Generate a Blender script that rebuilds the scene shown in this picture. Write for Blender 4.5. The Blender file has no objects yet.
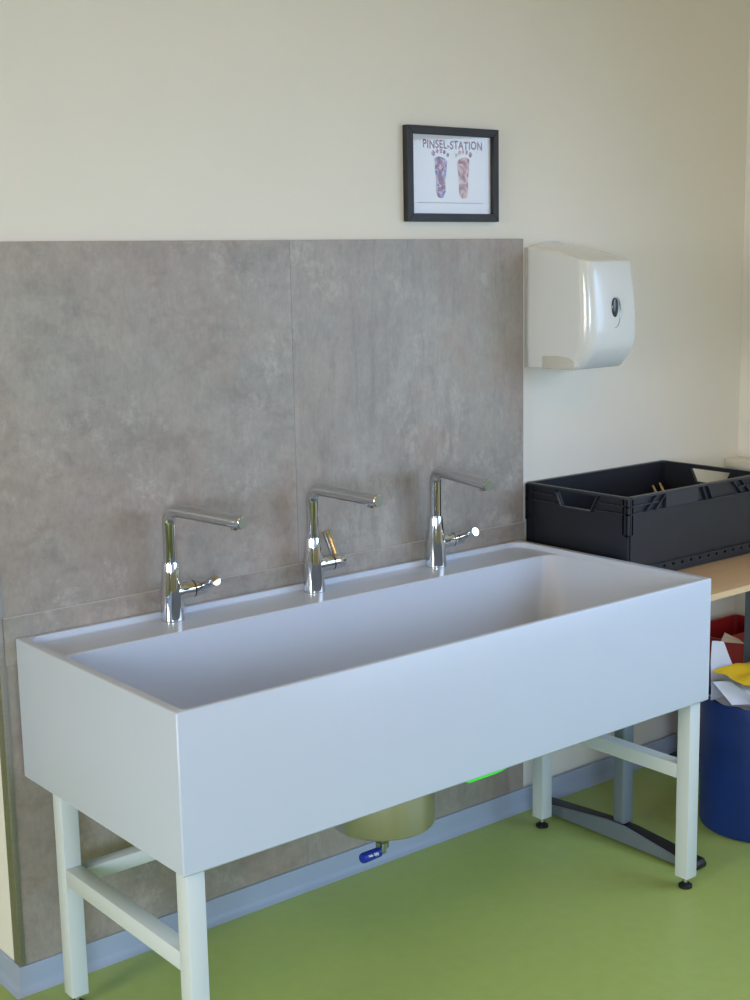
import bpy, bmesh, math, random
from mathutils import Vector, Matrix, noise
random.seed(7)
PI = math.pi
scene = bpy.context.scene
COL = scene.collection

# ------------------------------------------------------------------ helpers
def s2l(c):
    c = c / 255.0
    return c / 12.92 if c <= 0.04045 else ((c + 0.055) / 1.055) ** 2.4
def rgb(r, g, b): return (s2l(r), s2l(g), s2l(b), 1.0)

def mat(name, col, rough=0.5, metal=0.0, spec=0.5, var=0.0, vscale=8.0, bump=0.0, bscale=60.0, coat=0.0, stretch=(1, 1, 1), trans=0.0):
    m = bpy.data.materials.new(name); m.use_nodes = True
    nt = m.node_tree; n = nt.nodes; l = nt.links
    b = n['Principled BSDF']
    b.inputs['Base Color'].default_value = col
    b.inputs['Roughness'].default_value = rough
    b.inputs['Metallic'].default_value = metal
    b.inputs['Specular IOR Level'].default_value = spec
    b.inputs['Coat Weight'].default_value = coat
    b.inputs['Transmission Weight'].default_value = trans
    tc = n.new('ShaderNodeTexCoord'); mp = n.new('ShaderNodeMapping')
    mp.inputs['Scale'].default_value = stretch
    l.new(tc.outputs['Object'], mp.inputs['Vector'])
    ns = n.new('ShaderNodeTexNoise'); ns.inputs['Scale'].default_value = vscale; ns.inputs['Detail'].default_value = 5
    l.new(mp.outputs['Vector'], ns.inputs['Vector'])
    mr = n.new('ShaderNodeMapRange')
    mr.inputs['From Min'].default_value = 0.3; mr.inputs['From Max'].default_value = 0.7
    mr.inputs['To Min'].default_value = 1 - var; mr.inputs['To Max'].default_value = 1 + var
    l.new(ns.outputs['Fac'], mr.inputs['Value'])
    hv = n.new('ShaderNodeHueSaturation'); hv.inputs['Color'].default_value = col
    l.new(mr.outputs['Result'], hv.inputs['Value'])
    l.new(hv.outputs['Color'], b.inputs['Base Color'])
    if bump > 0:
        nb = n.new('ShaderNodeTexNoise'); nb.inputs['Scale'].default_value = bscale; nb.inputs['Detail'].default_value = 3
        l.new(mp.outputs['Vector'], nb.inputs['Vector'])
        bp = n.new('ShaderNodeBump'); bp.inputs['Strength'].default_value = bump; bp.inputs['Distance'].default_value = 0.002
        l.new(nb.outputs['Fac'], bp.inputs['Height']); l.new(bp.outputs['Normal'], b.inputs['Normal'])
    return m

def finish(name, bm, m, parent=None, smooth=35, bevel=0.0, seg=2):
    bmesh.ops.recalc_face_normals(bm, faces=bm.faces[:])
    if bevel > 0:
        ed = [e for e in bm.edges if len(e.link_faces) == 2 and e.calc_face_angle(0) > math.radians(28)]
        bmesh.ops.bevel(bm, geom=ed, offset=bevel, segments=seg, affect='EDGES', profile=0.5, clamp_overlap=True)
    me = bpy.data.meshes.new(name); bm.to_mesh(me); bm.free()
    me.materials.append(m)
    for p in me.polygons: p.use_smooth = True
    me.set_sharp_from_angle(angle=math.radians(smooth))
    o = bpy.data.objects.new(name, me); COL.objects.link(o)
    if parent: o.parent = parent
    return o

def box(bm, x0, x1, y0, y1, z0, z1):
    vs = [bm.verts.new((x, y, z)) for x in (x0, x1) for y in (y0, y1) for z in (z0, z1)]
    for f in ((0, 1, 3, 2), (4, 6, 7, 5), (0, 4, 5, 1), (2, 3, 7, 6), (0, 2, 6, 4), (1, 5, 7, 3)):
        bm.faces.new([vs[i] for i in f])
    return vs

def loft(bm, loops, cap0=True, cap1=True):
    rings = [[bm.verts.new(p) for p in lp] for lp in loops]
    n = len(rings[0])
    for a, b in zip(rings, rings[1:]):
        for i in range(n):
            j = (i + 1) % n
            bm.faces.new((a[i], a[j], b[j], b[i]))
    if cap0: bm.faces.new(rings[0][::-1])
    if cap1: bm.faces.new(rings[-1])
    return rings

def frame_of(d):
    d = Vector(d).normalized()
    up = Vector((0, 0, 1)) if abs(d.z) < 0.9 else Vector((1, 0, 0))
    a = d.cross(up).normalized(); b = d.cross(a).normalized()
    return a, b

def lathe(bm, p0, d, prof, n=32):
    """prof: list of (distance along d, radius)"""
    p0 = Vector(p0); d = Vector(d).normalized(); a, b = frame_of(d)
    loft(bm, [[p0 + d * t + (a * math.cos(2 * PI * i / n) + b * math.sin(2 * PI * i / n)) * max(r, 1e-5) for i in range(n)] for t, r in prof])

def tube(bm, pts, rads, n=24):
    pts = [Vector(p) for p in pts]
    T = []
    for i in range(len(pts)):
        p = pts[max(0, i - 1)]; q = pts[min(len(pts) - 1, i + 1)]; T.append((q - p).normalized())
    a, _ = frame_of(T[0]); loops = []
    for p, t, r in zip(pts, T, rads):
        a = (a - t * a.dot(t)).normalized(); b = t.cross(a)
        loops.append([p + (a * math.cos(2 * PI * i / n) + b * math.sin(2 * PI * i / n)) * r for i in range(n)])
    loft(bm, loops)

def rrect(x0, x1, y0, y1, z, rs, k=6):
    """rounded rectangle loop, rs = radius per corner (x1y1, x0y1, x0y0, x1y0)"""
    out = []
    cs = [(x1, y1, 0, -1, -1), (x0, y1, 90, 1, -1), (x0, y0, 180, 1, 1), (x1, y0, 270, -1, 1)]
    for (cx, cy, a0, sx, sy), r in zip(cs, rs):
        for i in range(k + 1):
            a = math.radians(a0 + 90 * i / k)
            out.append(Vector((cx + sx * r + r * math.cos(a), cy + sy * r + r * math.sin(a), z)))
    return out

def prism(bm, poly, axis, a0, a1):
    """extrude a 2D polygon; axis 'x': poly is (y,z); 'y': (x,z); 'z': (x,y)"""
    def P(u, v, w):
        return {'x': (w, u, v), 'y': (u, w, v), 'z': (u, v, w)}[axis]
    loft(bm, [[P(u, v, a0) for u, v in poly], [P(u, v, a1) for u, v in poly]])

def empty(name, loc, label, cat, group=None):
    o = bpy.data.objects.new(name, None); COL.objects.link(o); o.location = loc
    o.empty_display_size = 0.05
    o['label'] = label; o['category'] = cat
    if group: o['group'] = group
    return o

def shift(o):
    """after building parts in world coordinates under an empty: keep them in place"""
    for c in o.children:
        c.location = Vector(c.location) - o.location
def tag(o, label, cat, group=None):
    o['label'] = label; o['category'] = cat
    if group: o['group'] = group
    return o
def struct(name, bm, m, **k):
    o = finish(name, bm, m, **k); o['kind'] = 'structure'; return o

# ------------------------------------------------------------------ materials
M_wall = mat('painted_wall', rgb(236, 231, 218), 0.85, var=0.012, vscale=3, bump=0.10, bscale=180)
M_ceil = mat('ceiling_bounce_tint', rgb(238, 212, 168), 0.9)  # warm tint put in so light bounced off the ceiling turns warm
M_base = mat('baseboard_vinyl', rgb(158, 171, 190), 0.5, var=0.02)
M_white = mat('solid_surface_white', rgb(195, 202, 214), 0.28, var=0.006, spec=0.5)
M_leg = mat('powder_coated_white', rgb(210, 216, 216), 0.38)
M_chrome = mat('chrome', rgb(214, 216, 218), 0.07, metal=1.0)
M_chrome_rough = mat('satin_chrome', rgb(170, 175, 168), 0.3, metal=1.0)
M_steel = mat('brushed_steel', rgb(176, 172, 166), 0.5, metal=1.0, var=0.06, vscale=6, stretch=(1, 1, 30))
M_potsteel = mat('trap_steel', rgb(218, 210, 214), 0.40, metal=1.0, var=0.04, vscale=30, stretch=(1, 1, 0.05))
M_black = mat('black_rubber', rgb(22, 22, 24), 0.5)
M_crate = mat('black_crate_plastic', rgb(29, 32, 40), 0.42, var=0.10, vscale=14, bump=0.08)
M_crate_rim = mat('crate_rim_plastic', rgb(44, 46, 54), 0.38, var=0.05)
M_wood = mat('beech_laminate', rgb(196, 160, 118), 0.4, var=0.05, vscale=9, stretch=(1, 14, 1))
M_woodedge = mat('beech_edge', rgb(222, 190, 146), 0.45, var=0.05, vscale=12, stretch=(1, 1, 12))
M_grey = mat('grey_painted_steel', rgb(120, 130, 138), 0.4, metal=0.2)
M_grey2 = mat('dark_grey_painted_steel', rgb(95, 104, 112), 0.45, metal=0.2)
M_blue = mat('blue_bin_plastic', rgb(17, 50, 122), 0.45, var=0.05, vscale=5)
M_paper = mat('white_paper', rgb(222, 224, 236), 0.8, bump=0.1)
M_yellow = mat('yellow_cloth', rgb(232, 186, 12), 0.8, var=0.06, vscale=20, bump=0.3, bscale=80)
M_red = mat('red_plastic', rgb(160, 24, 28), 0.5, var=0.05)
M_tanpaper = mat('kraft_paper', rgb(205, 175, 150), 0.8)
M_plast = mat('dispenser_plastic', rgb(226, 228, 226), 0.16, coat=0.4)
M_plast2 = mat('dispenser_back_plastic', rgb(206, 204, 194), 0.35)
M_win = mat('dispenser_window', rgb(52, 58, 66), 0.15, spec=0.6)
M_bluegrip = mat('blue_vinyl_grip', rgb(20, 44, 150), 0.4)
M_whiteprint = mat('white_print', rgb(225, 228, 235), 0.6)
M_frame = mat('black_stained_wood', rgb(52, 51, 54), 0.5, var=0.45, vscale=22, stretch=(1, 1, 7), bump=0.3)
M_frame_h = mat('black_stained_wood_horizontal', rgb(52, 51, 54), 0.5, var=0.45, vscale=22, stretch=(1, 1, 9), bump=0.3)
M_print = mat('picture_paper', rgb(226, 224, 226), 0.6)
M_redtext = mat('red_lettering', rgb(120, 34, 46), 0.7)
M_darktext = mat('dark_lettering', rgb(60, 60, 66), 0.7)
M_green = mat('neon_green_tape', rgb(70, 240, 60), 0.5)
M_seal = mat('grey_silicone', rgb(108, 104, 100), 0.6)
M_alu = mat('aluminium_window_frame', rgb(200, 205, 208), 0.4, metal=0.3)
M_brushwood = mat('brush_handle_wood', rgb(205, 172, 120), 0.5)

def concrete(name, seed, stretch):
    m = bpy.data.materials.new(name); m.use_nodes = True
    nt = m.node_tree; n = nt.nodes; l = nt.links; b = n['Principled BSDF']
    tc = n.new('ShaderNodeTexCoord')
    def noise_(scale, det, st, rough=0.6, dist=0.0):
        mp = n.new('ShaderNodeMapping'); mp.inputs['Scale'].default_value = st; mp.inputs['Location'].default_value = (seed, seed * 0.7, seed * 1.3)
        l.new(tc.outputs['Object'], mp.inputs['Vector'])
        t = n.new('ShaderNodeTexNoise'); t.inputs['Scale'].default_value = scale; t.inputs['Detail'].default_value = det
        t.inputs['Roughness'].default_value = rough; t.inputs['Distortion'].default_value = dist
        l.new(mp.outputs['Vector'], t.inputs['Vector']); return t.outputs['Fac']
    def ramp(fac, stops):
        r = n.new('ShaderNodeValToRGB')
        while len(r.color_ramp.elements) < len(stops): r.color_ramp.elements.new(0.5)
        for e, (p, c) in zip(r.color_ramp.elements, stops): e.position = p; e.color = c
        l.new(fac, r.inputs['Fac']); return r.outputs['Color']
    def mix(a, c, fac, mode='MIX'):
        x = n.new('ShaderNodeMix'); x.data_type = 'RGBA'; x.blend_type = mode
        if isinstance(fac, float): x.inputs[0].default_value = fac
        else: l.new(fac, x.inputs[0])
        l.new(a, x.inputs[6]); l.new(c, x.inputs[7]); return x.outputs[2]
    big = noise_(2.2, 6, (1, 1, 0.8), 0.6, 0.4)
    base = ramp(big, [(0.32, rgb(158, 150, 139)), (0.5, rgb(174, 165, 154)), (0.68, rgb(192, 185, 174))])
    hue = noise_(3.1, 3, (1, 1, 1))
    warm = ramp(hue, [(0.42, rgb(151, 150, 143)), (0.6, rgb(163, 147, 137))])
    c1 = mix(base, warm, 0.42)
    streak = noise_(9.0, 8, stretch, 0.7, 0.3)
    st = ramp(streak, [(0.35, (0.80, 0.80, 0.80, 1)), (0.5, (1, 1, 1, 1)), (0.72, (1.0, 1.0, 1.0, 1))])
    c2 = mix(c1, st, 0.8, 'MULTIPLY')
    cl = noise_(4.5, 12, (1, 1, 0.8), 0.80, 0.15)
    clr = ramp(cl, [(0.55, (0, 0, 0, 1)), (0.70, (0.62, 0.62, 0.62, 1))])
    light = ramp(big, [(0, rgb(211, 204, 194)), (1, rgb(211, 204, 194))])
    c3 = mix(c2, light, clr)
    fine = noise_(120, 4, (1, 1, 0.35), 0.7)
    fr = ramp(fine, [(0.3, (0.80, 0.80, 0.80, 1)), (0.7, (1.0, 1.0, 1.0, 1))])
    c4 = mix(c3, fr, 0.6, 'MULTIPLY')
    med = noise_(34, 8, (1, 1, 0.7), 0.75)
    md = ramp(med, [(0.34, (0.84, 0.83, 0.82, 1)), (0.62, (1.04, 1.04, 1.04, 1))])
    c4 = mix(c4, md, 0.8, 'MULTIPLY')
    rust = noise_(2.6, 10, (1, 1, 0.9), 0.75)
    rf = ramp(rust, [(0.54, (0, 0, 0, 1)), (0.70, (0.5, 0.5, 0.5, 1))])
    rc_ = ramp(big, [(0, rgb(170, 145, 128)), (1, rgb(170, 145, 128))])
    c4 = mix(c4, rc_, rf)
    l.new(c4, b.inputs['Base Color'])
    b.inputs['Roughness'].default_value = 0.42; b.inputs['Specular IOR Level'].default_value = 0.45
    bp = n.new('ShaderNodeBump'); bp.inputs['Strength'].default_value = 0.15; bp.inputs['Distance'].default_value = 0.002
    l.new(streak, bp.inputs['Height']); l.new(bp.outputs['Normal'], b.inputs['Normal'])
    return m
M_tileL = concrete('concrete_look_tile', 2.0, (1.0, 1, 1.6))
M_tileR = concrete('concrete_look_tile_streaked', 7.5, (2.6, 1, 0.45))
M_tileU = concrete('concrete_look_tile_strip', 12.5, (1.0, 1, 2.2))

def floor_mat():
    m = mat('green_vinyl_floor', rgb(168, 186, 104), 0.36, spec=0.4, var=0.03, vscale=25)
    nt = m.node_tree; n = nt.nodes; l = nt.links; b = n['Principled BSDF']
    v = n.new('ShaderNodeTexNoise'); v.inputs['Scale'].default_value = 1.2; v.inputs['Detail'].default_value = 6
    tc = n.new('ShaderNodeTexCoord'); l.new(tc.outputs['Object'], v.inputs['Vector'])
    r = n.new('ShaderNodeMapRange'); r.inputs['To Min'].default_value = 0.32; r.inputs['To Max'].default_value = 0.46
    l.new(v.outputs['Fac'], r.inputs['Value']); l.new(r.outputs['Result'], b.inputs['Roughness'])
    return m
M_floor = floor_mat()

# ------------------------------------------------------------------ room shell
XC = -0.036      # external corner on the left
XR = 2.68        # right wall
YW = 0.02        # painted wall plane
YB = -5.2        # wall behind the viewer
XL = -4.2
ZC = 3.0
bm = bmesh.new(); box(bm, XL, XR, YB, 1.9, -0.1, 0); struct('floor', bm, M_floor)
bm = bmesh.new(); box(bm, XL, XR, YB, 1.9, ZC, ZC + 0.1); struct('ceiling', bm, M_ceil)
bm = bmesh.new(); box(bm, XC + 0.001, XR + 0.15, YW, 1.9, 0, ZC); struct('wall_back', bm, M_wall)
bm = bmesh.new(); box(bm, XL, XC, 1.75, 1.9, 0, ZC); struct('wall_alcove', bm, M_wall)
def wall_open_y(name, x0, x1, y0, y1, holes):
    bm = bmesh.new(); xs = x0
    for (a, b, c, d) in holes:
        box(bm, xs, a, y0, y1, 0, ZC); box(bm, a, b, y0, y1, 0, c); box(bm, a, b, y0, y1, d, ZC); xs = b
    box(bm, xs, x1, y0, y1, 0, ZC); struct(name, bm, M_wall)
HF = [(-3.6, -2.0, 0.9, 2.3), (-1.7, -0.1, 0.9, 2.3), (0.4, 2.0, 0.9, 2.3)]
wall_open_y('wall_front', XL, XR, YB - 0.15, YB, HF)
bm = bmesh.new(); ys = YB
for (a, b, c, d) in [(-4.6, -2.9, 0.9, 2.3), (-2.5, -0.8, 0.9, 2.3)]:
    box(bm, XL - 0.15, XL, ys, a, 0, ZC); box(bm, XL - 0.15, XL, a, b, 0, c); box(bm, XL - 0.15, XL, a, b, d, ZC); ys = b
box(bm, XL - 0.15, XL, ys, 1.9, 0, ZC); struct('wall_left', bm, M_wall)
bm = bmesh.new(); ys = YB
for (a, b, c, d) in [(-3.9, -1.2, 0.985, 2.3)]:
    box(bm, XR, XR + 0.15, ys, a, 0, ZC); box(bm, XR, XR + 0.15, a, b, 0, c); box(bm, XR, XR + 0.15, a, b, d, ZC); ys = b
box(bm, XR, XR + 0.15, ys, YW, 0, ZC); struct('wall_right', bm, M_wall)
# window frames
def wframe(name, axis, p, a, b, c, d):
    bm = bmesh.new(); t = 0.05
    for (u0, u1, v0, v1) in ((a, b, c, c + t), (a, b, d - t, d), (a, a + t, c + t, d - t), (b - t, b, c + t, d - t), ((a + b) / 2 - t / 2, (a + b) / 2 + t / 2, c + t, d - t)):
        if axis == 'y': box(bm, u0, u1, p, p + 0.05, v0, v1)
        else: box(bm, p, p + 0.05, u0, u1, v0, v1)
    struct(name, bm, M_alu)
for i, (a, b, c, d) in enumerate(HF): wframe('window_%d' % (i + 1), 'y', YB - 0.1, a, b, c, d)
wframe('window_4', 'x', XL - 0.1, -4.6, -2.9, 0.9, 2.3)
wframe('window_5', 'x', XL - 0.1, -2.5, -0.8, 0.9, 2.3)
wframe('window_6', 'x', XR + 0.05, -3.9, -1.2, 0.985, 2.3)
# window sill ledge running along the right wall
bm = bmesh.new(); box(bm, XR - 0.075, XR, -4.0, YW, 0.955, 0.985)
struct('trim_1', bm, M_wall, bevel=0.004)

# baseboards with a small cove foot
prof = [(0, 0), (-0.022, 0), (-0.016, 0.004), (-0.008, 0.012), (-0.006, 0.02), (-0.006, 0.062), (-0.004, 0.064), (0, 0.064)]
bm = bmesh.new(); n = len(prof)
A = [Vector((XR, d, z)) for d, z in prof]
B = [Vector((XC + d, d, z)) for d, z in prof]
C_ = [Vector((XC + d, 1.75, z)) for d, z in prof]
loft(bm, [[v + Vector((0, 0, 0)) for v in A], B, C_])
struct('baseboard_back', bm, M_base, smooth=50)

# ------------------------------------------------------------------ wall panels (large concrete-look tiles)
XT = 1.615; ZT = 1.725; XS = 0.792
def panel(name, x0, x1, z0, z1, m, lab, y0=0.0, y1=YW):
    bm = bmesh.new(); box(bm, x0, x1, y0, y1, z0, z1)
    return tag(finish(name, bm, m, bevel=0.0005, seg=1), lab, 'wall panel')
panel('wall_panel', XC + 0.002, XS - 0.0003, 0.0645, ZT, M_tileL, 'large grey concrete-look wall panel on the left, behind the leftmost tap')
panel('wall_panel', XS + 0.0003, XT, 0.0645, ZT, M_tileR, 'large grey concrete-look wall panel with vertical streaks, right of the joint, beside the dispenser')
ups = panel('splashback_strip', XC + 0.012, XT, 0.79, 0.898, M_tileU, 'low grey concrete-look splashback strip running along the wall behind the taps', -0.006, -0.0003)
bm = bmesh.new(); box(bm, XC + 0.012, XT, -0.0062, -0.0002, 0.8982, 0.8996)
sj = finish('joint_line', bm, mat('light_joint', rgb(190, 188, 184), 0.6), ups); sj['label'] = 'pale joint line'

# steel corner guard
bm = bmesh.new()
G = 0.03
g0, g1 = XC - 0.0025, -0.0025
poly = [(g0, g1), (XC + 0.012, g1), (XC + 0.012, -0.0003), (XC - 0.0003, -0.0003), (XC - 0.0003, G), (g0, G)]
prism(bm, poly, 'z', 0.0645, ZT)
tag(finish('corner_guard', bm, M_steel, bevel=0.0007, seg=2), 'slim stainless steel corner guard on the wall edge left of the trough', 'corner guard')

# ------------------------------------------------------------------ wash trough
L, D, ZR, ZB = 1.591, 0.704, 0.85, 0.523
trough = empty('wash_trough', (0, 0, 0), 'long white rectangular wash trough on white square legs under three taps', 'sink')
Y0 = -0.0075
def rc(x0, x1, y0, y1, z, r): return rrect(x0, x1, y0, y1, z, r if isinstance(r, tuple) else (r,) * 4)
R0 = 0.004
loops = [rc(0.004, L - 0.004, -D + 0.004, Y0 - 0.004, ZB, 0.002),
         rc(0, L, -D, Y0, ZB + 0.004, R0), rc(0, L, -D, Y0, ZR - 0.003, R0),
         rc(0.0012, L - 0.0012, -D + 0.0012, Y0 - 0.0012, ZR - 0.0008, R0), rc(0.003, L - 0.003, -D + 0.003, Y0 - 0.003, ZR, R0)]
xa, xb, ya = 0.022, L - 0.022, -D + 0.012
yb = -0.026
rr = (0.045, 0.03, 0.012, 0.012)
loops += [rc(xa - 0.002, xb + 0.002, ya - 0.002, yb + 0.002, ZR, rr), rc(xa, xb, ya, yb, ZR - 0.002, rr),
          rc(xa, xb, ya, yb, ZR - 0.011, rr), rc(xa + 0.002, xb - 0.002, ya + 0.002, yb - 0.003, ZR - 0.0145, rr)]
yl = -0.165
r2 = (0.055, 0.020, 0.012, 0.012); r3 = (0.09, 0.06, 0.05, 0.05)
loops += [rc(xa + 0.0025, xb - 0.0025, ya + 0.0025, yl + 0.003, ZR - 0.015, r2), rc(xa + 0.004, xb - 0.004, ya + 0.004, yl, ZR - 0.018, r2),
          rc(xa + 0.012, xb - 0.014, ya + 0.012, yl - 0.014, 0.60, r3), rc(xa + 0.022, xb - 0.024, ya + 0.022, yl - 0.024, 0.572, r3),
          rc(xa + 0.05, xb - 0.05, ya + 0.05, yl - 0.05, 0.560, r3)]
bm = bmesh.new(); loft(bm, loops)
finish('basin', bm, M_white, trough, smooth=40)
# drain fitting inside
bm = bmesh.new(); lathe(bm, (0.79, -0.42, 0.556), (0, 0, 1), [(0, 0.045), (0.007, 0.045), (0.009, 0.04), (0.006, 0.03), (0.006, 0.002)])
finish('drain_strainer', bm, M_chrome_rough, trough)
# frame
S = 0.041
def leg(x, y):
    bm = bmesh.new(); box(bm, x, x + S, y - S, y, 0.032, ZB)
    o = finish('leg', bm, M_leg, trough, bevel=0.0022)
    f = bmesh.new(); lathe(f, (x + S / 2, y - S / 2, 0.0), (0, 0, 1), [(0, 0.017), (0.002, 0.0185), (0.008, 0.0185), (0.011, 0.014), (0.013, 0.0085), (0.016, 0.0085)], 24)
    a = finish('levelling_foot', f, M_black, o); a['label'] = 'black levelling foot'
    f = bmesh.new(); lathe(f, (x + S / 2, y - S / 2, 0.0155), (0, 0, 1), [(0, 0.006), (0.017, 0.006)], 16)
    a = finish('foot_stem', f, M_chrome, o); a['label'] = 'shiny steel stem'
    return o
xi = 0.0152; yf = -D + 0.0152 + S; ybk = -0.117
for (x, y) in ((xi, yf), (L - xi - S, yf), (xi, ybk), (L - xi - S, ybk)): leg(x, y)
for x in (xi, L - xi - S):
    bm = bmesh.new(); box(bm, x + 0.001, x + S - 0.001, yf + 0.0005, ybk - S - 0.0005, 0.306, 0.346)
    finish('side_rail', bm, M_leg, trough, bevel=0.002)
bm = bmesh.new(); box(bm, xi + S + 0.0005, L - xi - S - 0.0005, ybk - S + 0.002, ybk - 0.002, 0.298, 0.332)
finish('back_rail', bm, M_leg, trough, bevel=0.002)
# bright green strip hanging under the front edge
bm = bmesh.new(); prism(bm, [(0.728, ZB + 0.0005), (0.742, ZB - 0.005), (0.83, ZB - 0.004), (0.86, ZB + 0.0005)], 'y', -D + 0.0035, -D + 0.008)
gt = finish('edge_tape', bm, M_green, trough); gt['label'] = 'bright green strip'

# ------------------------------------------------------------------ taps
def make_tap(x, y, swing, slen, lever_dir, label):
    z0 = ZR - 0.0146
    t = empty('mixer_tap', (x, y, z0), label, 'tap', 'chrome mixer taps on the trough ledge')
    bm = bmesh.new()
    lathe(bm, (0, 0, 0), (0, 0, 1), [(0, 0.0280), (0.003, 0.0285), (0.006, 0.0280), (0.03, 0.0272), (0.058, 0.0264), (0.088, 0.0242), (0.115, 0.0215), (0.138, 0.0194), (0.141, 0.0185), (0.141, 0.010)], 40)
    body = finish('tap_body', bm, M_chrome, t, smooth=30)
    # blended outlet to the side
    bm = bmesh.new()
    zc = 0.067
    lathe(bm, (0.004, 0, zc), (1, 0, 0), [(0, 0.025), (0.016, 0.0245), (0.024, 0.0222), (0.034, 0.0210), (0.051, 0.0208), (0.0515, 0.018)], 36)
    finish('side_outlet', bm, M_chrome, body, smooth=50)
    bm = bmesh.new(); lathe(bm, (0.0555, 0, zc), (1, 0, 0), [(0, 0.0205), (0.003, 0.0205)], 36)
    rg = finish('seal_ring', bm, M_black, t); rg['label'] = 'black seal ring'
    bm = bmesh.new(); lathe(bm, (0.0585, 0, zc), (1, 0, 0), [(0, 0.0200), (0.0005, 0.0207), (0.032, 0.0204), (0.0345, 0.018), (0.0346, 0.0)], 36)
    cap = finish('handle_cap', bm, M_chrome, t, smooth=50)
    d = Vector(lever_dir).normalized(); bm = bmesh.new()
    lathe(bm, Vector((0.076, 0, zc)) + d * 0.008, d, [(0, 0.0120), (0.012, 0.0118), (0.05, 0.0124), (0.074, 0.0130), (0.0765, 0.0118), (0.077, 0.0)], 28)
    finish('lever', bm, M_chrome, cap, smooth=50)
    # spout
    R = 0.034; zt = 0.2682; r = 0.0158
    sd = Vector((math.sin(swing), -math.cos(swing), 0))
    pts = [Vector((0, 0, 0.125)), Vector((0, 0, 0.18)), Vector((0, 0, zt - R))]
    for i in range(1, 11):
        a = PI / 2 * i / 10
        pts.append(Vector((0, 0, zt - R)) + sd * (R - R * math.cos(a)) + Vector((0, 0, R * math.sin(a))))
    drop = -0.0060 / (slen - R); zz = lambda q: Vector((0, 0, zt + drop * (q - R))) + sd * q
    pts += [zz(slen * 0.55), zz(slen - 0.0015), zz(slen)]
    bm = bmesh.new(); tube(bm, pts, [r] * (len(pts) - 1) + [r - 0.0015], 32)
    sp = finish('spout', bm, M_chrome, t, smooth=40)
    bm = bmesh.new(); lathe(bm, zz(slen + 0.0001), sd + Vector((0, 0, drop)), [(0, 0.0139), (0.0006, 0.0139)], 28)
    ec = finish('spout_end_cap', bm, M_chrome_rough, sp); ec['label'] = 'flat satin end disc'
    bm = bmesh.new(); lathe(bm, zz(slen - 0.024) - Vector((0, 0, 0.012)), (0, 0, -1), [(0, 0.0105), (0.0065, 0.0105), (0.0068, 0.008)], 24)
    finish('aerator', bm, M_chrome, sp)
    return t
make_tap(0.375, -0.061, math.radians(11.2), 0.249, (0, -0.92, 0.36), 'leftmost chrome mixer tap on the trough, lever pointing forward, spout turned slightly right')
make_tap(0.795, -0.0605, math.radians(5.2), 0.243, (0, 0.50, 0.87), 'middle chrome mixer tap with its lever standing upright')
make_tap(1.215, -0.0595, math.radians(-10), 0.262, (0, -0.92, 0.36), 'rightmost chrome mixer tap, nearest the black crate, lever pointing forward')

# ------------------------------------------------------------------ waste trap with valve
trap = empty('waste_trap', (0.766, -0.36, 0.313), 'round stainless steel waste trap with a blue-handled valve under the trough', 'drain trap')
bm = bmesh.new(); RT = 0.129
lathe(bm, (0, 0, 0), (0, 0, 1), [(0, 0.02), (0.0, RT - 0.012), (0.002, RT - 0.004), (0.007, RT), (0.150, RT), (0.152, RT + 0.008), (0.160, RT + 0.008), (0.161, 0.04), (0.2095, 0.04)], 64)
finish('trap_pot', bm, M_potsteel, trap, smooth=40)
bm = bmesh.new(); lathe(bm, (-0.028, -0.03, 0.001), (0, 0, -1), [(0, 0.021), (0.006, 0.021), (0.010, 0.014), (0.034, 0.012), (0.036, 0.016), (0.050, 0.016), (0.052, 0.010), (0.066, 0.009)], 20)
vb = finish('valve', bm, M_chrome_rough, trap)
bm = bmesh.new(); lathe(bm, (-0.012, -0.034, -0.022), (0.85, -0.5, 0.1), [(0, 0.006), (0.014, 0.006), (0.015, 0.013), (0.021, 0.013), (0.022, 0.005), (0.030, 0.005)], 12)
finish('valve_nut', bm, M_chrome, vb)
ld = Vector((-1.0, -0.05, 0.0)).normalized(); bm = bmesh.new()
p = Vector((-0.048, -0.050, -0.048))
tube(bm, [p, p + ld * 0.004, p + ld * 0.006, p + ld * 0.056, p + ld * 0.062, p + ld * 0.064], [0.004, 0.006, 0.0120, 0.0130, 0.011, 0.005], 16)
lv = finish('valve_lever', bm, M_bluegrip, trap); lv['label'] = 'blue valve lever'
# white marks printed on the grip
q = Vector((0.45, -0.85, 0.1)).normalized(); side = Vector((0.6, -0.8, 0)).normalized()
bm = bmesh.new()
for k in (0.018, 0.024, 0.036, 0.042):
    c = p + ld * k
    for (a, b) in ((-0.002, 0.0), (0.002, 0.002)):
        cc = c + Vector((-0.3, -0.95, 0.2)).normalized() * 0.0122 + ld * a + Vector((0, 0, b))
        box(bm, cc.x - 0.0012, cc.x + 0.0012, cc.y - 0.001, cc.y + 0.001, cc.z - 0.004, cc.z + 0.0035)
mk = finish('grip_marks', bm, M_whiteprint, lv); mk['label'] = 'white marks'

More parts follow.
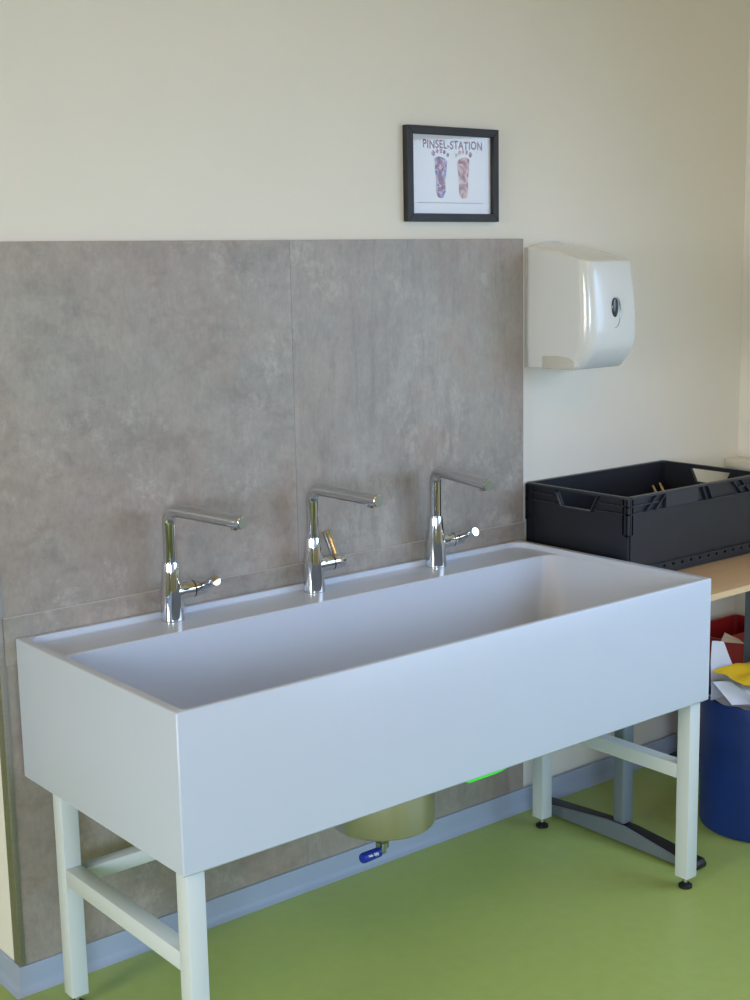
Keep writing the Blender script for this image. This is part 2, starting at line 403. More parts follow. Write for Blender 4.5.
# ------------------------------------------------------------------ framed picture
PX0, PX1, PZ0, PZ1 = 1.182, 1.518, 1.772, 2.023
pic = empty('framed_picture', (0, 0, 0), 'small black wood framed picture with two foot prints hanging above the grey panels', 'picture')
fw_ = 0.0215; yF = -0.001; yBk = YW - 0.0005
def fbar(x0, x1, z0, z1, m, horiz):
    bm = bmesh.new()
    if horiz: poly = [(x0, z0), (x1, z0), (x1 - fw_ * (z0 == PZ1 - fw_ or 0), z1), (x0, z1)]
    box(bm, x0, x1, yF, yBk, z0, z1)
    return bm
fr_parts = []
def mitre(pts, m):
    bm = bmesh.new(); prism(bm, pts, 'y', yF, yBk)
    return finish('frame_rail', bm, m, pic, bevel=0.0012, seg=1)
A0, A1 = (PX0, PZ0), (PX1, PZ0); B0, B1 = (PX0, PZ1), (PX1, PZ1)
i0, i1, i2, i3 = (PX0 + fw_, PZ0 + fw_), (PX1 - fw_, PZ0 + fw_), (PX0 + fw_, PZ1 - fw_), (PX1 - fw_, PZ1 - fw_)
M_fv = mat('black_wood_vertical_grain', rgb(38, 37, 40), 0.5, var=0.5, vscale=30, stretch=(6, 1, 0.4), bump=0.4)
M_fh = mat('black_wood_horizontal_grain', rgb(38, 37, 40), 0.5, var=0.5, vscale=30, stretch=(0.4, 1, 6), bump=0.4)
mitre([A0, A1, i1, i0], M_fh); mitre([B0, i2, i3, B1], M_fh)
mitre([A0, i0, i2, B0], M_fv); mitre([A1, B1, i3, i1], M_fv)
bm = bmesh.new(); box(bm, i0[0] - 0.004, i1[0] + 0.004, 0.012, 0.014, i0[1] - 0.004, i2[1] + 0.004)
sheet = finish('picture_sheet', bm, M_print, pic)
yP = 0.0118
def text_obj(s, size, x, z, m, name, parent, sx=1.0, wob=0.0):
    cu = bpy.data.curves.new(name, 'FONT'); cu.body = s; cu.size = size; cu.extrude = 0.0001; cu.offset = 0.0007; cu.align_x = 'CENTER'; cu.space_character = 1.1
    o = bpy.data.objects.new(name, cu); COL.objects.link(o)
    bpy.context.view_layer.update()
    me = bpy.data.meshes.new_from_object(o.evaluated_get(bpy.context.evaluated_depsgraph_get()))
    bpy.data.objects.remove(o)
    for v in me.vertices:
        X, Y, Z = v.co
        v.co = (X * sx + x, yP - 0.0002 - Z, Y + z + wob * math.sin(X * 90))
    me.materials.clear(); me.materials.append(m)
    k = bpy.data.objects.new(name, me); COL.objects.link(k); k.parent = parent
    return k
cxp = (PX0 + PX1) / 2
tt = text_obj('PINSEL-STATION', 0.030, cxp + 0.006, 1.967, M_redtext, 'picture_title', sheet, 0.90, 0.0012); tt['label'] = 'dark red hand-drawn title lettering'
# two painted foot prints
def foot_mat(name, cols, seed):
    m = bpy.data.materials.new(name); m.use_nodes = True
    nt = m.node_tree; n = nt.nodes; l = nt.links; b = n['Principled BSDF']; b.inputs['Roughness'].default_value = 0.7
    tc = n.new('ShaderNodeTexCoord'); ns = n.new('ShaderNodeTexNoise'); ns.inputs['Scale'].default_value = 62; ns.inputs['Detail'].default_value = 1
    mp = n.new('ShaderNodeMapping'); mp.inputs['Location'].default_value = (seed, 0, seed); l.new(tc.outputs['Object'], mp.inputs['Vector']); l.new(mp.outputs['Vector'], ns.inputs['Vector'])
    r = n.new('ShaderNodeValToRGB')
    while len(r.color_ramp.elements) < len(cols): r.color_ramp.elements.new(0.5)
    for i, (e, c) in enumerate(zip(r.color_ramp.elements, cols)): e.position = 0.36 + 0.28 * i / (len(cols) - 1); e.color = c
    l.new(ns.outputs['Fac'], r.inputs['Fac']); l.new(r.outputs['Color'], b.inputs['Base Color']); return m
F1 = foot_mat('foot_print_red_blue', [rgb(50, 60, 140), rgb(190, 176, 196), rgb(170, 60, 66), rgb(70, 40, 64)], 1.0)
F2 = foot_mat('foot_print_red_ochre', [rgb(150, 60, 60), rgb(222, 196, 184), rgb(196, 120, 100), rgb(110, 84, 80)], 5.0)
def footprint(cx, cz, m, mir):
    bm = bmesh.new()
    def blob(x, z, rx, rz, n=20):
        loft(bm, [[Vector((x + rx * math.cos(2 * PI * i / n), yy, z + rz * math.sin(2 * PI * i / n))) for i in range(n)] for yy in (yP, yP - 0.0003)])
    # sole outline
    pts = [(-0.024, 0.055), (-0.022, 0.02), (-0.018, -0.01), (-0.019, -0.045), (-0.012, -0.062), (0, -0.067), (0.012, -0.062), (0.019, -0.045), (0.018, -0.01), (0.023, 0.02), (0.026, 0.045), (0.012, 0.056), (-0.006, 0.06)]
    pts = [(cx + x * mir * 0.92, cz + z * 0.88) for x, z in pts]
    prism(bm, pts, 'y', yP - 0.0003, yP)
    for x, z, r in ((-0.026, 0.068, 0.0075), (-0.012, 0.074, 0.0062), (0.002, 0.075, 0.006), (0.014, 0.072, 0.0057), (0.026, 0.064, 0.0055)):
        blob(cx + x * mir, cz + z * 0.89, r * 0.85, r * 1.0)
    return finish('foot_print', bm, m, sheet)
fz = 1.893
a = footprint(cxp - 0.040, fz, F1, 1); a['label'] = 'red and blue painted foot print'
a = footprint(cxp + 0.044, fz, F2, -1); a['label'] = 'pale red and ochre painted foot print'
# small illegible line of text: short dashes
bm = bmesh.new(); x = PX0 + 0.045
while x < PX1 - 0.05:
    w = random.uniform(0.004, 0.010); box(bm, x, x + w, yP - 0.0003, yP, 1.8215, 1.8235); x += w + random.uniform(0.003, 0.007)
finish('caption_line', bm, M_darktext, sheet)['label'] = 'tiny dark line of caption text'

gm = bpy.data.materials.new('thin_picture_glass'); gm.use_nodes = True; gn = gm.node_tree.nodes; gl = gm.node_tree.links
gn.remove(gn['Principled BSDF']); ga = gn.new('ShaderNodeBsdfTransparent'); gb = gn.new('ShaderNodeBsdfGlossy'); gb.inputs['Roughness'].default_value = 0.02
gx = gn.new('ShaderNodeMixShader'); gx.inputs[0].default_value = 0.03; gl.new(ga.outputs[0], gx.inputs[1]); gl.new(gb.outputs[0], gx.inputs[2]); gl.new(gx.outputs[0], gn['Material Output'].inputs['Surface'])
bm = bmesh.new(); box(bm, i0[0] - 0.003, i1[0] + 0.003, 0.0085, 0.0105, i0[1] - 0.003, i2[1] + 0.003)
finish('glass_pane', bm, gm, pic)

# ------------------------------------------------------------------ towel dispenser
disp = empty('towel_dispenser', (0, 0, 0), 'white plastic paper towel dispenser with dark oval window on the wall beside grey panels', 'dispenser')
DX0, DX1 = 1.642, 1.855
NB = 14
def dloop(z, depth, xin, r):
    """plan section: flat back on the wall, then the front path with rounded corners"""
    x0, x1 = DX0 + xin * 0.3, DX1 - xin
    yb_, yf_ = YW - 0.006, YW - depth
    rl = r * 1.35
    path = [(x0, yb_)]
    for i in range(NB): 
        a = PI + PI / 2 * i / (NB - 1); path.append((x0 + rl + rl * math.cos(a), yf_ + rl * 1.15 + rl * 1.15 * math.sin(a)))
    for i in range(NB):
        a = 1.5 * PI + PI / 2 * i / (NB - 1); path.append((x1 - r + r * math.cos(a), yf_ + r + r * math.sin(a)))
    path.append((x1, yb_))
    back = [(x0 + (x1 - x0) * i / (len(path) - 1), yb_) for i in range(len(path))]
    return [Vector((x, y, z)) for x, y in back], [Vector((x, y, z)) for x, y in path]
def drop(v, k):
    f_ = max(0.0, (YW - v.y) / 0.25); t = min(1, max(0, (v.x - DX0) / (DX1 - DX0)))
    v = v.copy(); v.z += k / 0.031 * (-0.0445 * (0.35 * f_ + 0.65 * f_ * f_) + 0.020 * max(0.0, math.sin(PI * t)) ** 0.8 * max(0.0, 1 - f_) ** 0.8); return v
levels = [(1.356, 0.200, 0.014, 0.026, 0), (1.360, 0.206, 0.011, 0.026, 0), (1.385, 0.226, 0.006, 0.027, 0), (1.408, 0.241, 0.002, 0.028, 0), (1.42, 0.247, 0.0, 0.029, 0), (1.44, 0.251, 0, 0.030, 0),
          (1.50, 0.252, 0.0, 0.030, 0.0), (1.57, 0.248, 0.003, 0.029, 0.008), (1.64, 0.241, 0.008, 0.027, 0.018), (1.690, 0.236, 0.012, 0.025, 0.029), (1.6955, 0.2345, 0.014, 0.025, 0.0305), (1.697, 0.2315, 0.018, 0.022, 0.031)]
bm = bmesh.new(); rings = []
for z, d, xi_, r, k in levels:
    bk, pa = dloop(z, d, xi_, r)
    rings.append([bm.verts.new(drop(v, k)) for v in bk[::-1]] + [bm.verts.new(drop(v, k)) for v in pa[1:-1]])
for a, b in zip(rings, rings[1:]):
    m_ = len(a)
    for i in range(m_): bm.faces.new((a[i], a[(i + 1) % m_], b[(i + 1) % m_], b[i]))
bm.faces.new(rings[0])
bk, pa = dloop(1.697, 0.2315, 0.018, 0.022); N_ = len(pa); MR = 8
top_ = rings[-1]; rows = [top_[:N_][::-1]]
front = [rows[0][0]] + top_[N_:] + [rows[0][-1]]
for q_ in range(1, MR):
    row = [rows[0][0]]
    for i in range(1, N_ - 1): row.append(bm.verts.new(drop(bk[i].lerp(pa[i], q_ / MR), 0.031)))
    row.append(rows[0][-1]); rows.append(row)
rows.append(front)
for a, b in zip(rows, rows[1:]):
    for i in range(N_ - 1):
        vs_ = []
        for v in (a[i], a[i + 1], b[i + 1], b[i]):
            if v not in vs_: vs_.append(v)
        if len(vs_) > 2: bm.faces.new(vs_)
cover = finish('cover', bm, M_plast, disp, smooth=38)
# back plate
bm = bmesh.new(); box(bm, DX0 - 0.003, DX1 - 0.02, YW - 0.0058, YW - 0.0004, 1.354, 1.700)
finish('back_plate', bm, M_plast2, disp, bevel=0.001)
# paper opening housing on the side of the lower edge
bm = bmesh.new(); prism(bm, [(-0.050, 1.3548), (-0.172, 1.3548), (-0.178, 1.366), (-0.172, 1.378), (-0.150, 1.388), (-0.110, 1.392), (-0.052, 1.390)], 'x', DX0 - 0.0025, DX0 + 0.12)
finish('paper_slot', bm, M_plast2, disp, bevel=0.002)
# eye shaped level window on the front
yfr = YW - 0.2535
xw = 1.749
bm = bmesh.new(); n = 32
loft(bm, [[Vector((xw - 0.002 + 0.0125 * k * math.cos(2 * PI * i / n), yy, 1.528 + 0.027 * k * math.sin(2 * PI * i / n))) for i in range(n)] for yy, k in ((yfr + 0.012, 1), (yfr + 0.0005, 1), (yfr - 0.0008, 0.85))])
w = finish('level_window', bm, M_win, disp, smooth=60); w['label'] = 'dark oval level window'
bm = bmesh.new()
pts = []; rd = []
for i in range(25):
    t = i / 24; a = math.radians(100 - 205 * t)
    pts.append(Vector((xw + 0.001 + 0.021 * math.cos(a), yfr + 0.0008 + 0.001 * t, 1.514 + 0.043 * math.sin(a)))); rd.append(0.0004 + 0.0020 * math.sin(PI * t))
tube(bm, pts, rd, 10)
w = finish('window_trim', bm, M_chrome_rough, disp, smooth=60); w['label'] = 'curved silver trim'

# ------------------------------------------------------------------ table
TZ = 0.770; TX0, TX1 = 1.61, 2.34; TYF = -0.614
table = empty('side_table', (0, 0, 0), 'beech-top table with grey steel legs and long foot beside the trough under the black crate', 'table')
bm = bmesh.new(); box(bm, TX0, TX1, TYF, -0.008, TZ - 0.018, TZ)
top = finish('table_top', bm, M_wood, table, bevel=0.002)
bm = bmesh.new(); box(bm, TX0 + 0.0, TX1, TYF - 0.0015, TYF + 0.0003, TZ - 0.0175, TZ - 0.0005)
e = finish('edge_banding', bm, M_woodedge, top); e['label'] = 'paler front edge band'
def tleg(x):
    bm = bmesh.new(); box(bm, x, x + 0.045, -0.372, -0.330, 0.052, TZ - 0.045)
    l_ = finish('leg', bm, M_grey, table, bevel=0.008, seg=3)
    bm = bmesh.new()
    prism(bm, [(-0.07, 0.006), (-0.60, 0.006), (-0.605, 0.022), (-0.385, 0.057), (-0.315, 0.057), (-0.07, 0.030)], 'x', x - 0.013, x - 0.005)
    f = finish('foot', bm, M_grey, l_, bevel=0.001, seg=1)
    bm = bmesh.new()
    prism(bm, [(-0.05, 0.001), (-0.62, 0.001), (-0.636, 0.007), (-0.638, 0.018), (-0.628, 0.030), (-0.60, 0.031), (-0.39, 0.050), (-0.31, 0.050), (-0.05, 0.032)], 'x', x - 0.0045, x + 0.042)
    c = finish('foot_cover', bm, M_black, l_, bevel=0.004, seg=2); c['label'] = 'black plastic foot cover'
    bm = bmesh.new(); box(bm, x + 0.002, x + 0.043, -0.55, -0.10, TZ - 0.045, TZ - 0.0185)
    finish('top_bracket', bm, M_grey2, l_, bevel=0.002)
tleg(1.647); tleg(2.252)

# ------------------------------------------------------------------ black crate
CX0, CX1, CY0, CY1, CZ0, CZ1 = 1.634, 2.270, -0.386, 0.013, TZ + 0.0005, 1.014
crate = empty('storage_crate', (0, 0, 0), 'large black plastic stacking crate with hand holes, standing on the beech table', 'crate')
W = 0.0035
def wallx(bm, x0, x1, hole):
    """short wall in the y-z plane, with a trapezoid hand hole"""
    yc = (CY0 + CY1) / 2
    zt_, zb_ = CZ1 - 0.012, CZ1 - 0.054
    o = [(CY0, CZ0 + 0.015), (CY1, CZ0 + 0.015), (CY1, CZ1), (CY0, CZ1)]
    h = [(yc - 0.054, zb_), (yc + 0.054, zb_), (yc + 0.076, zt_), (yc - 0.076, zt_)]
    ro = [[bm.verts.new((x, y, z)) for y, z in o] for x in (x0, x1)]
    rh = [[bm.verts.new((x, y, z)) for y, z in h] for x in (x0, x1)]
    for i in range(4):
        j = (i + 1) % 4
        bm.faces.new((ro[0][i], ro[0][j], rh[0][j], rh[0][i])); bm.faces.new((ro[1][i], rh[1][i], rh[1][j], ro[1][j]))
        bm.faces.new((ro[0][i], ro[1][i], ro[1][j], ro[0][j])); bm.faces.new((rh[0][i], rh[0][j], rh[1][j], rh[1][i]))
I = 0.012   # walls are set in from the rim and corner posts
bm = bmesh.new()
wallx(bm, CX0 + I, CX0 + I + W, True); wallx(bm, CX1 - I - W, CX1 - I, True)
box(bm, CX0 + I, CX1 - I, CY0 + I, CY0 + I + W, CZ0 + 0.012, CZ1 - 0.001); box(bm, CX0 + I, CX1 - I, CY1 - I - W, CY1 - I, CZ0 + 0.012, CZ1 - 0.001)
box(bm, CX0 + I, CX1 - I, CY0 + I, CY1 - I, CZ0 + 0.012, CZ0 + 0.016)
box(bm, CX0 + 0.016, CX1 - 0.016, CY0 + 0.016, CY1 - 0.016, CZ0, CZ0 + 0.013)
finish('crate_shell', bm, M_crate, crate)
# rim all round
def ringloops(z, o_, r=0.012): return rrect(CX0 + o_, CX1 - o_, CY0 + o_, CY1 - o_, z, (r,) * 4, 4)
bm = bmesh.new()
lo = [ringloops(CZ1 - 0.006, 0.0), ringloops(CZ1 - 0.001, 0.0), ringloops(CZ1, 0.001), ringloops(CZ1, 0.0152, 0.006), ringloops(CZ1 - 0.006, 0.0155, 0.006), ringloops(CZ1 - 0.006, 0.0)]
loft(bm, lo[:-1], False, False)
bmesh.ops.remove_doubles(bm, verts=bm.verts, dist=1e-6)
finish('rim', bm, M_crate_rim, crate)
# horizontal bands
def band(z, h, o_):
    bm = bmesh.new()
    loft(bm, [ringloops(z, o_, 0.01), ringloops(z + h, o_, 0.01), ringloops(z + h, I + 0.001, 0.004), ringloops(z, I + 0.001, 0.004)], False, False)
    return bm
def half_band_x(bm, x0, x1, z, h, gaps):
    pass
bm = bmesh.new()
yc = (CY0 + CY1) / 2
def yband(z, h, cut):      # bands on the two short sides, interrupted at the hand hole
    for (xa_, xb_) in ((CX0 + 0.002, CX0 + I + 0.001), (CX1 - I - 0.001, CX1 - 0.002)):
        if cut: box(bm, xa_, xb_, CY0 + 0.01, yc - cut, z, z + h); box(bm, xa_, xb_, yc + cut, CY1 - 0.01, z, z + h)
        else: box(bm, xa_, xb_, CY0 + 0.01, CY1 - 0.01, z, z + h)
def xband(z, h, spans):
    for (ya_, yb__) in ((CY0 + 0.002, CY0 + I + 0.001), (CY1 - I - 0.001, CY1 - 0.002)):
        for (a, b) in spans: box(bm, a, b, ya_, yb__, z, z + h)
yband(CZ1 - 0.028, 0.003, 0.088); yband(CZ1 - 0.050, 0.003, 0.074)
yband(CZ0 + 0.038, 0.002, 0)
xm = (CX0 + CX1) / 2
xband(CZ1 - 0.028, 0.003, [(CX0 + 0.01, CX0 + 0.135), (CX1 - 0.135, CX1 - 0.01)])
xband(CZ1 - 0.050, 0.003, [(CX0 + 0.01, CX1 - 0.01)])
# trapezoid stiffeners on long sides
for (ya_, yb__) in ((CY0 + 0.002, CY0 + I + 0.001), (CY1 - I - 0.001, CY1 - 0.002)):
    for (a, b) in ((CX0 + 0.075, CX0 + 0.125), (CX0 + 0.115, CX0 + 0.165), (CX1 - 0.075, CX1 - 0.125), (CX1 - 0.115, CX1 - 0.165), (xm + 0.035, xm + 0.01), (xm + 0.06, xm + 0.035)):
        prism(bm, [(a, CZ1 - 0.05), (a + 0.004, CZ1 - 0.05), (b + 0.004, CZ1 - 0.006), (b, CZ1 - 0.006)], 'y', ya_, yb__)
    box(bm, CX0 + 0.165, xm - 0.01, ya_ - 0 if ya_ < -0.1 else ya_ + 0.004, yb__ if ya_ < -0.1 else yb__, CZ1 - 0.048, CZ1 - 0.006)
# hand hole collars on short sides
for (xa_, xb_) in ((CX0 + 0.002, CX0 + I + 0.001), (CX1 - I - 0.001, CX1 - 0.002)):
    box(bm, xa_, xb_, yc - 0.056, yc + 0.056, CZ1 - 0.058, CZ1 - 0.054)
    for s in (-1, 1):
        prism(bm, [(yc + s * 0.0545, CZ1 - 0.058), (yc + s * 0.0585, CZ1 - 0.058), (yc + s * 0.086, CZ1 - 0.006), (yc + s * 0.082, CZ1 - 0.006)], 'x', xa_, xb_)
finish('stiffening_ribs', bm, M_crate_rim, crate)
# lower skirt with a row of small notches on long sides
for (ya_, yb__) in ((CY0 + 0.003, CY0 + I), (CY1 - I, CY1 - 0.003)):
    bm = bmesh.new()
    box(bm, CX0 + 0.008, CX1 - 0.008, ya_, yb__, CZ0 + 0.014, CZ0 + 0.024)
    x = CX0 + 0.008
    while x < CX1 - 0.05:
        box(bm, x, x + 0.030, ya_, yb__, CZ0 + 0.024, CZ0 + 0.031); x += 0.040
    box(bm, CX0 + 0.008, CX1 - 0.008, ya_, yb__, CZ0 + 0.031, CZ0 + 0.038)
    finish('lower_skirt', bm, M_crate, crate)
for cx_, sx in ((CX0, 1), (CX1, -1)):
    for cy_, sy in ((CY0, 1), (CY1, -1)):
        bm = bmesh.new()
        def bb(u0, u1, v0, v1, z0, z1):
            xs_ = sorted((cx_ + sx * u0, cx_ + sx * u1)); ys_ = sorted((cy_ + sy * v0, cy_ + sy * v1)); box(bm, *xs_, *ys_, z0, z1)
        zt_, zm = CZ1 - 0.005, CZ1 - 0.11
        bb(0.002, 0.0045, 0.010, 0.0125, zm, zt_); bb(0.010, 0.0125, 0.002, 0.0045, zm, zt_)
        bb(0.0025, 0.012, 0.0025, 0.0135, zm, zt_) if False else bb(0.006, 0.02, 0.006, 0.02, CZ0 + 0.014, zt_)
        bb(0.002, 0.012, 0.024, 0.027, zm, zt_); bb(0.024, 0.027, 0.002, 0.012, zm, zt_)
        bb(0.0015, 0.012, 0.0015, 0.004, zm, zt_)
        bb(0.0035, 0.012, 0.0035, 0.030, CZ0 + 0.014, zm); bb(0.0121, 0.030, 0.0035, 0.012, CZ0 + 0.014, zm)
        for z_ in (CZ1 - 0.028, CZ1 - 0.050, zm): bb(0.001, 0.028, 0.001, 0.012, z_, z_ + 0.003); bb(0.001, 0.012, 0.001, 0.028, z_, z_ + 0.003)
        finish('corner_post', bm, M_crate, crate)

# brushes inside the crate leaning on the back wall
def brush(x, y, z, tip, label, r):
    t = empty('paint_brush', (0, 0, 0), label, 'brush', 'brushes in the crate')
    p0 = Vector((x, y, z)); p1 = Vector(tip); d = p1 - p0
    bm = bmesh.new(); tube(bm, [p0, p0 + d * 0.5, p1 - d * 0.02, p1], [r, r * 1.25, r, r * 0.5], 12)
    finish('handle', bm, M_brushwood, t)
    bm = bmesh.new(); tube(bm, [p0 - d * 0.16, p0 + d * 0.02], [r * 1.3, r * 1.15], 12)
    finish('ferrule', bm, M_chrome_rough, t)
    bm = bmesh.new(); tube(bm, [p0 - d * 0.155, p0 - d * 0.28, p0 - d * 0.34], [r * 1.3, r * 1.5, r * 0.6], 12)
    finish('bristles', bm, M_tanpaper, t)
brush(2.10, -0.16, 0.850, (2.178, -0.022, 0.945), 'wooden-handled paint brush leaning in the black crate, left one of two', 0.0035)
brush(2.14, -0.16, 0.850, (2.212, -0.022, 0.948), 'wooden-handled paint brush leaning in the black crate, right one of two', 0.0038)

# ------------------------------------------------------------------ blue bin
BX, BY, BR, BZ = 2.064, -0.537, 0.172, 0.400
bin_ = empty('waste_bin', (BX, BY, 0), 'round blue plastic waste bin full of paper standing on the green floor', 'bin')
bm = bmesh.new()
lathe(bm, (0, 0, 0), (0, 0, 1), [(0, 0.02), (0.0, BR * 0.95), (0.003, BR * 0.985), (0.010, BR), (0.362, BR * 1.02), (0.363, BR * 1.045), (BZ - 0.003, BR * 1.05), (BZ, BR * 1.04), (BZ, BR * 1.02), (0.364, BR * 1.0), (0.012, BR * 0.97), (0.012, 0.02)], 72)
finish('bin_body', bm, M_blue, bin_, smooth=35)
bin_['note'] = ''
del bin_['note']

def sheet_mesh(name, corners, m, label, cat, group=None, amp=0.015, seed=0, nn=14, curl=0.0):
    """a crumpled sheet: bilinear patch with waves, small real thickness"""
    c = [Vector(v) for v in corners]
    nrm = (c[1] - c[0]).cross(c[3] - c[0]).normalized()
    bm = bmesh.new(); top_, bot = [], []
    for i in range(nn + 1):
        ra, rb = [], []
        for j in range(nn + 1):
            u, v = i / nn, j / nn
            p = c[0] * (1 - u) * (1 - v) + c[1] * u * (1 - v) + c[2] * u * v + c[3] * (1 - u) * v
            k = noise.noise(Vector((u * 2.3 + seed, v * 2.3, seed * 1.7))) * amp + math.sin(u * PI) * curl
            p = p + nrm * k
            ra.append(bm.verts.new(p + nrm * 0.0005)); rb.append(bm.verts.new(p - nrm * 0.0005))
        top_.append(ra); bot.append(rb)
    for i in range(nn):
        for j in range(nn):
            bm.faces.new((top_[i][j], top_[i + 1][j], top_[i + 1][j + 1], top_[i][j + 1]))
            bm.faces.new((bot[i][j], bot[i][j + 1], bot[i + 1][j + 1], bot[i + 1][j]))
    for i in range(nn):
        bm.faces.new((top_[i][0], bot[i][0], bot[i + 1][0], top_[i + 1][0])); bm.faces.new((top_[i][nn], top_[i + 1][nn], bot[i + 1][nn], bot[i][nn]))
        bm.faces.new((top_[0][i], top_[0][i + 1], bot[0][i + 1], bot[0][i])); bm.faces.new((top_[nn][i], bot[nn][i], bot[nn][i + 1], top_[nn][i + 1]))
    return tag(finish(name, bm, m, smooth=60), label, cat, group)
SHEETS = []
sheet_mesh('paper_sheet', [(1.905, -0.470, 0.395), (2.085, -0.455, 0.385), (1.965, -0.468, 0.560), (1.905, -0.472, 0.575)], M_paper, 'stiff white paper sheet sticking up at the back left of the blue bin', 'paper', None, 0.006, 1)
sheet_mesh('paper_sheet', [(1.876, -0.500, 0.465), (1.900, -0.545, 0.470), (1.955, -0.625, 0.408), (1.895, -0.555, 0.405)], M_paper, 'small curled white paper sheet at the front left rim of the blue bin', 'paper', None, 0.006, 2, curl=0.010)
sheet_mesh('paper_sheet', [(1.94, -0.635, 0.404), (2.13, -0.690, 0.404), (2.12, -0.56, 0.435), (1.965, -0.525, 0.440)], M_paper, 'flat white paper sheet at the front of the blue bin, below the yellow one', 'paper', None, 0.006, 3)
sheet_mesh('yellow_paper', [(1.888, -0.488, 0.490), (1.935, -0.560, 0.447), (2.13, -0.600, 0.440), (2.12, -0.475, 0.478)], M_yellow, 'crumpled bright yellow paper lying on top in the blue bin', 'paper', None, 0.022, 4, 20, curl=0.012)
sheet_mesh('paper_sheet', [(1.93, -0.60, 0.380), (2.16, -0.65, 0.375), (2.19, -0.44, 0.385), (1.95, -0.43, 0.385)], M_paper, 'wide white paper sheet filling the blue bin beneath the other papers', 'paper', None, 0.012, 6)

# ------------------------------------------------------------------ red box under the table
rb_ = empty('red_box', (0, 0, 0), 'dark red open plastic box on the floor behind the blue bin', 'box')
RX0, RX1, RY0, RY1, RZ = 2.312, 2.62, -0.205, -0.03, 0.443
bm = bmesh.new()
loft(bm, [rrect(RX0 + o1, RX1 - o1, RY0 + o1, RY1 - o1, z, (r,) * 4, 4) for z, o1, r in ((0.0, 0.03, 0.02), (0.004, 0.025, 0.02), (RZ - 0.014, 0.006, 0.02), (RZ - 0.014, 0.0, 0.02), (RZ, 0.0, 0.02), (RZ, 0.009, 0.015), (0.010, 0.03, 0.015))])
finish('box_body', bm, M_red, rb_, smooth=35)
sheet_mesh('paper_scrap', [(2.300, -0.209, 0.440), (2.428, -0.209, 0.409), (2.40, -0.2085, 0.430), (2.325, -0.205, 0.466)], M_tanpaper, 'pale brown paper scrap in front of the red box behind the bin', 'paper', None, 0.003, 5)

# ------------------------------------------------------------------ added lamp, unseen behind the viewer, to warm the upper wall
lamp_added = empty('added_lamp', (0.4, -2.6, 2.5), 'added unseen lamp body hung from the ceiling to warm the upper wall', 'light')
bm = bmesh.new(); box(bm, -1.0, 1.0, -0.33, 0.33, 0.0, 0.06); finish('added_lamp_housing', bm, M_alu, lamp_added, bevel=0.004)
for sx in (-0.5, 0.5):
    bm = bmesh.new(); tube(bm, [(sx, 0, 0.06), (sx, 0, 0.4995)], [0.003, 0.003], 10); finish('added_lamp_cable', bm, M_alu, lamp_added)

# ------------------------------------------------------------------ light
def area(name, loc, target, sx, sy, power, col):
    li = bpy.data.lights.new(name, 'AREA'); li.shape = 'RECTANGLE'; li.size = sx; li.size_y = sy; li.energy = power; li.color = col
    o = bpy.data.objects.new(name, li); COL.objects.link(o); o.location = loc
    o.rotation_euler = (Vector(target) - Vector(loc)).to_track_quat('-Z', 'Y').to_euler(); return o
def area_s(name, loc, target, sx, sy, power, col, spread):
    o = area(name, loc, target, sx, sy, power, col); o.data.spread = math.radians(spread); return o
# group: strength per colour channel
LT = {'skyA': (19, 24, 31), 'skyB': (0.4, 0.6, 1.0), 'broadA': (0.3, 0.4, 0.6), 'broadB': (0.3, 0.4, 0.6), 'leftA': (0.8, 0.9, 1.0), 'leftB': (38, 37, 35), 'right': (15, 21, 30), 'up': (22, 13.8, 6.0), 'down': (0.2, 0.16, 0.1), 'ground': (0.3, 0.25, 0.15), 'world': (0.12, 0.18, 0.25)}
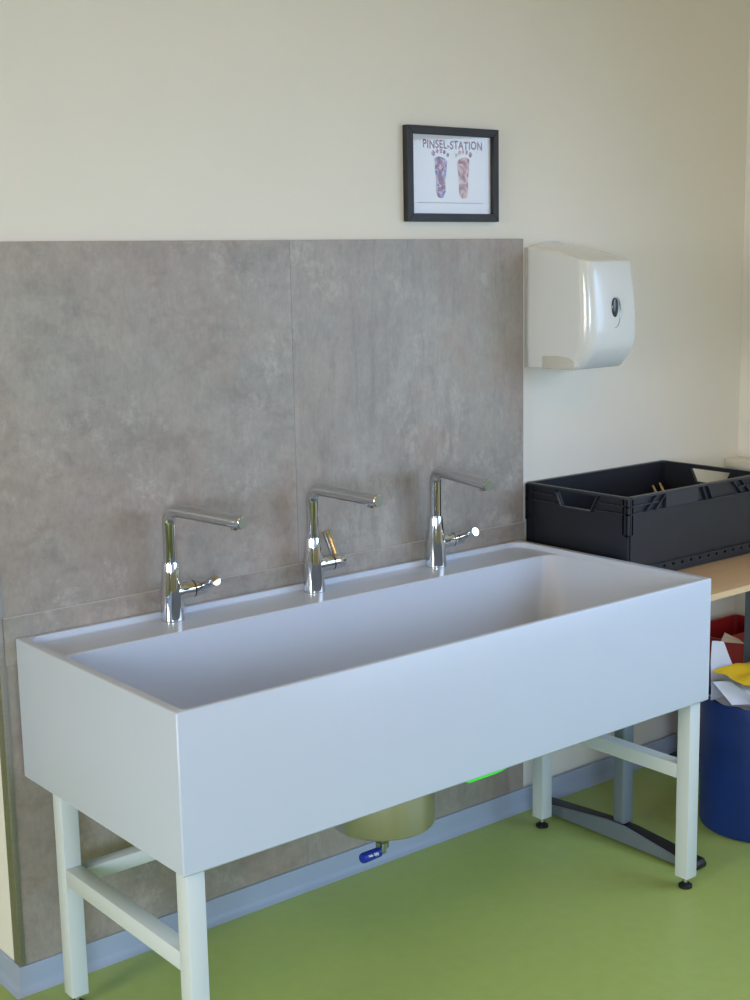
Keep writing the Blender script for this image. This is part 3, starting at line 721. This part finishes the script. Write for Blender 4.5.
#LTOVERRIDE
def pw(g):
    c = LT[g]; m_ = max(max(c), 1e-9); return m_, tuple(v / m_ for v in c)
for i, (a, b, c, d) in enumerate(HF):
    wc = (a + b) / 2; zc_ = (c + d) / 2; g = 'skyA' if i == 0 else 'skyB'
    P, K = pw(g); area_s('window_sky_light', (wc, YB - 0.02, zc_), (0.8, 0, 0.25), b - a - 0.1, d - c - 0.1, P, K, 80)
    P, K = pw('broadA' if i == 0 else 'broadB'); area_s('window_daylight', (wc, YB - 0.03, zc_), (wc, 0, zc_), b - a - 0.1, d - c - 0.1, P, K, 180)
    P, K = pw('ground'); area_s('window_ground_light', (wc, YB - 0.025, zc_), (0.8, 0, 2.6), b - a - 0.1, d - c - 0.1, P, K, 80)
for (a, b) in ((-4.6, -2.9), (-2.5, -0.8)):
    P, K = pw('leftA' if a < -4 else 'leftB')
    area_s('window_daylight', (XL - 0.02, (a + b) / 2, 1.6), (0, (a + b) / 2 + 0.5, 0.0), b - a - 0.1, 1.3, P, K, 100)
P, K = pw('right'); area_s('window_daylight', (XR + 0.03, -2.55, 1.65), (0.6, -0.5, 0.1), 2.6, 1.25, P, K, 110)
P, K = pw('down'); area('added_lamp_downlight', (0.4, -2.6, 2.48), (0.4, -2.6, 0), 1.3, 0.15, P, K)  # faint added fill pointing down from the made-up lamp
P, K = pw('up'); area('added_lamp_uplight', (0.4, -2.6, 2.575), (0.4, -2.6, 3), 1.9, 0.6, P, K)  # added warm fill aimed at the ceiling, its bounce tints the upper wall
w = bpy.data.worlds.new('sky'); scene.world = w; w.use_nodes = True
P, K = pw('world')
bg = w.node_tree.nodes['Background']; bg.inputs['Color'].default_value = (*K, 1); bg.inputs['Strength'].default_value = P

# ------------------------------------------------------------------ camera
cam = bpy.data.cameras.new('camera'); co = bpy.data.objects.new('camera', cam); COL.objects.link(co)
cam.sensor_fit = 'VERTICAL'; cam.sensor_height = 24.0; cam.lens = 1365.25 / 1000 * 24.0
cam.clip_start = 0.05
r = Vector((0.77636732, -0.63000686, -0.01857764)); u = Vector((0.12237638, 0.12176105, 0.98498643)); f = Vector((0.61828618, 0.76698474, -0.17162926))
Mx = Matrix(((r.x, u.x, -f.x, -1.22879), (r.y, u.y, -f.y, -2.82701), (r.z, u.z, -f.z, 1.66672), (0, 0, 0, 1)))
co.matrix_world = Mx
scene.camera = co
scene.view_settings.view_transform = 'Standard'; scene.view_settings.look = 'None'
scene.view_settings.exposure = -0.13; scene.view_settings.gamma = 1.0; scene.view_settings.use_curve_mapping = False
scene.cycles.max_bounces = 8
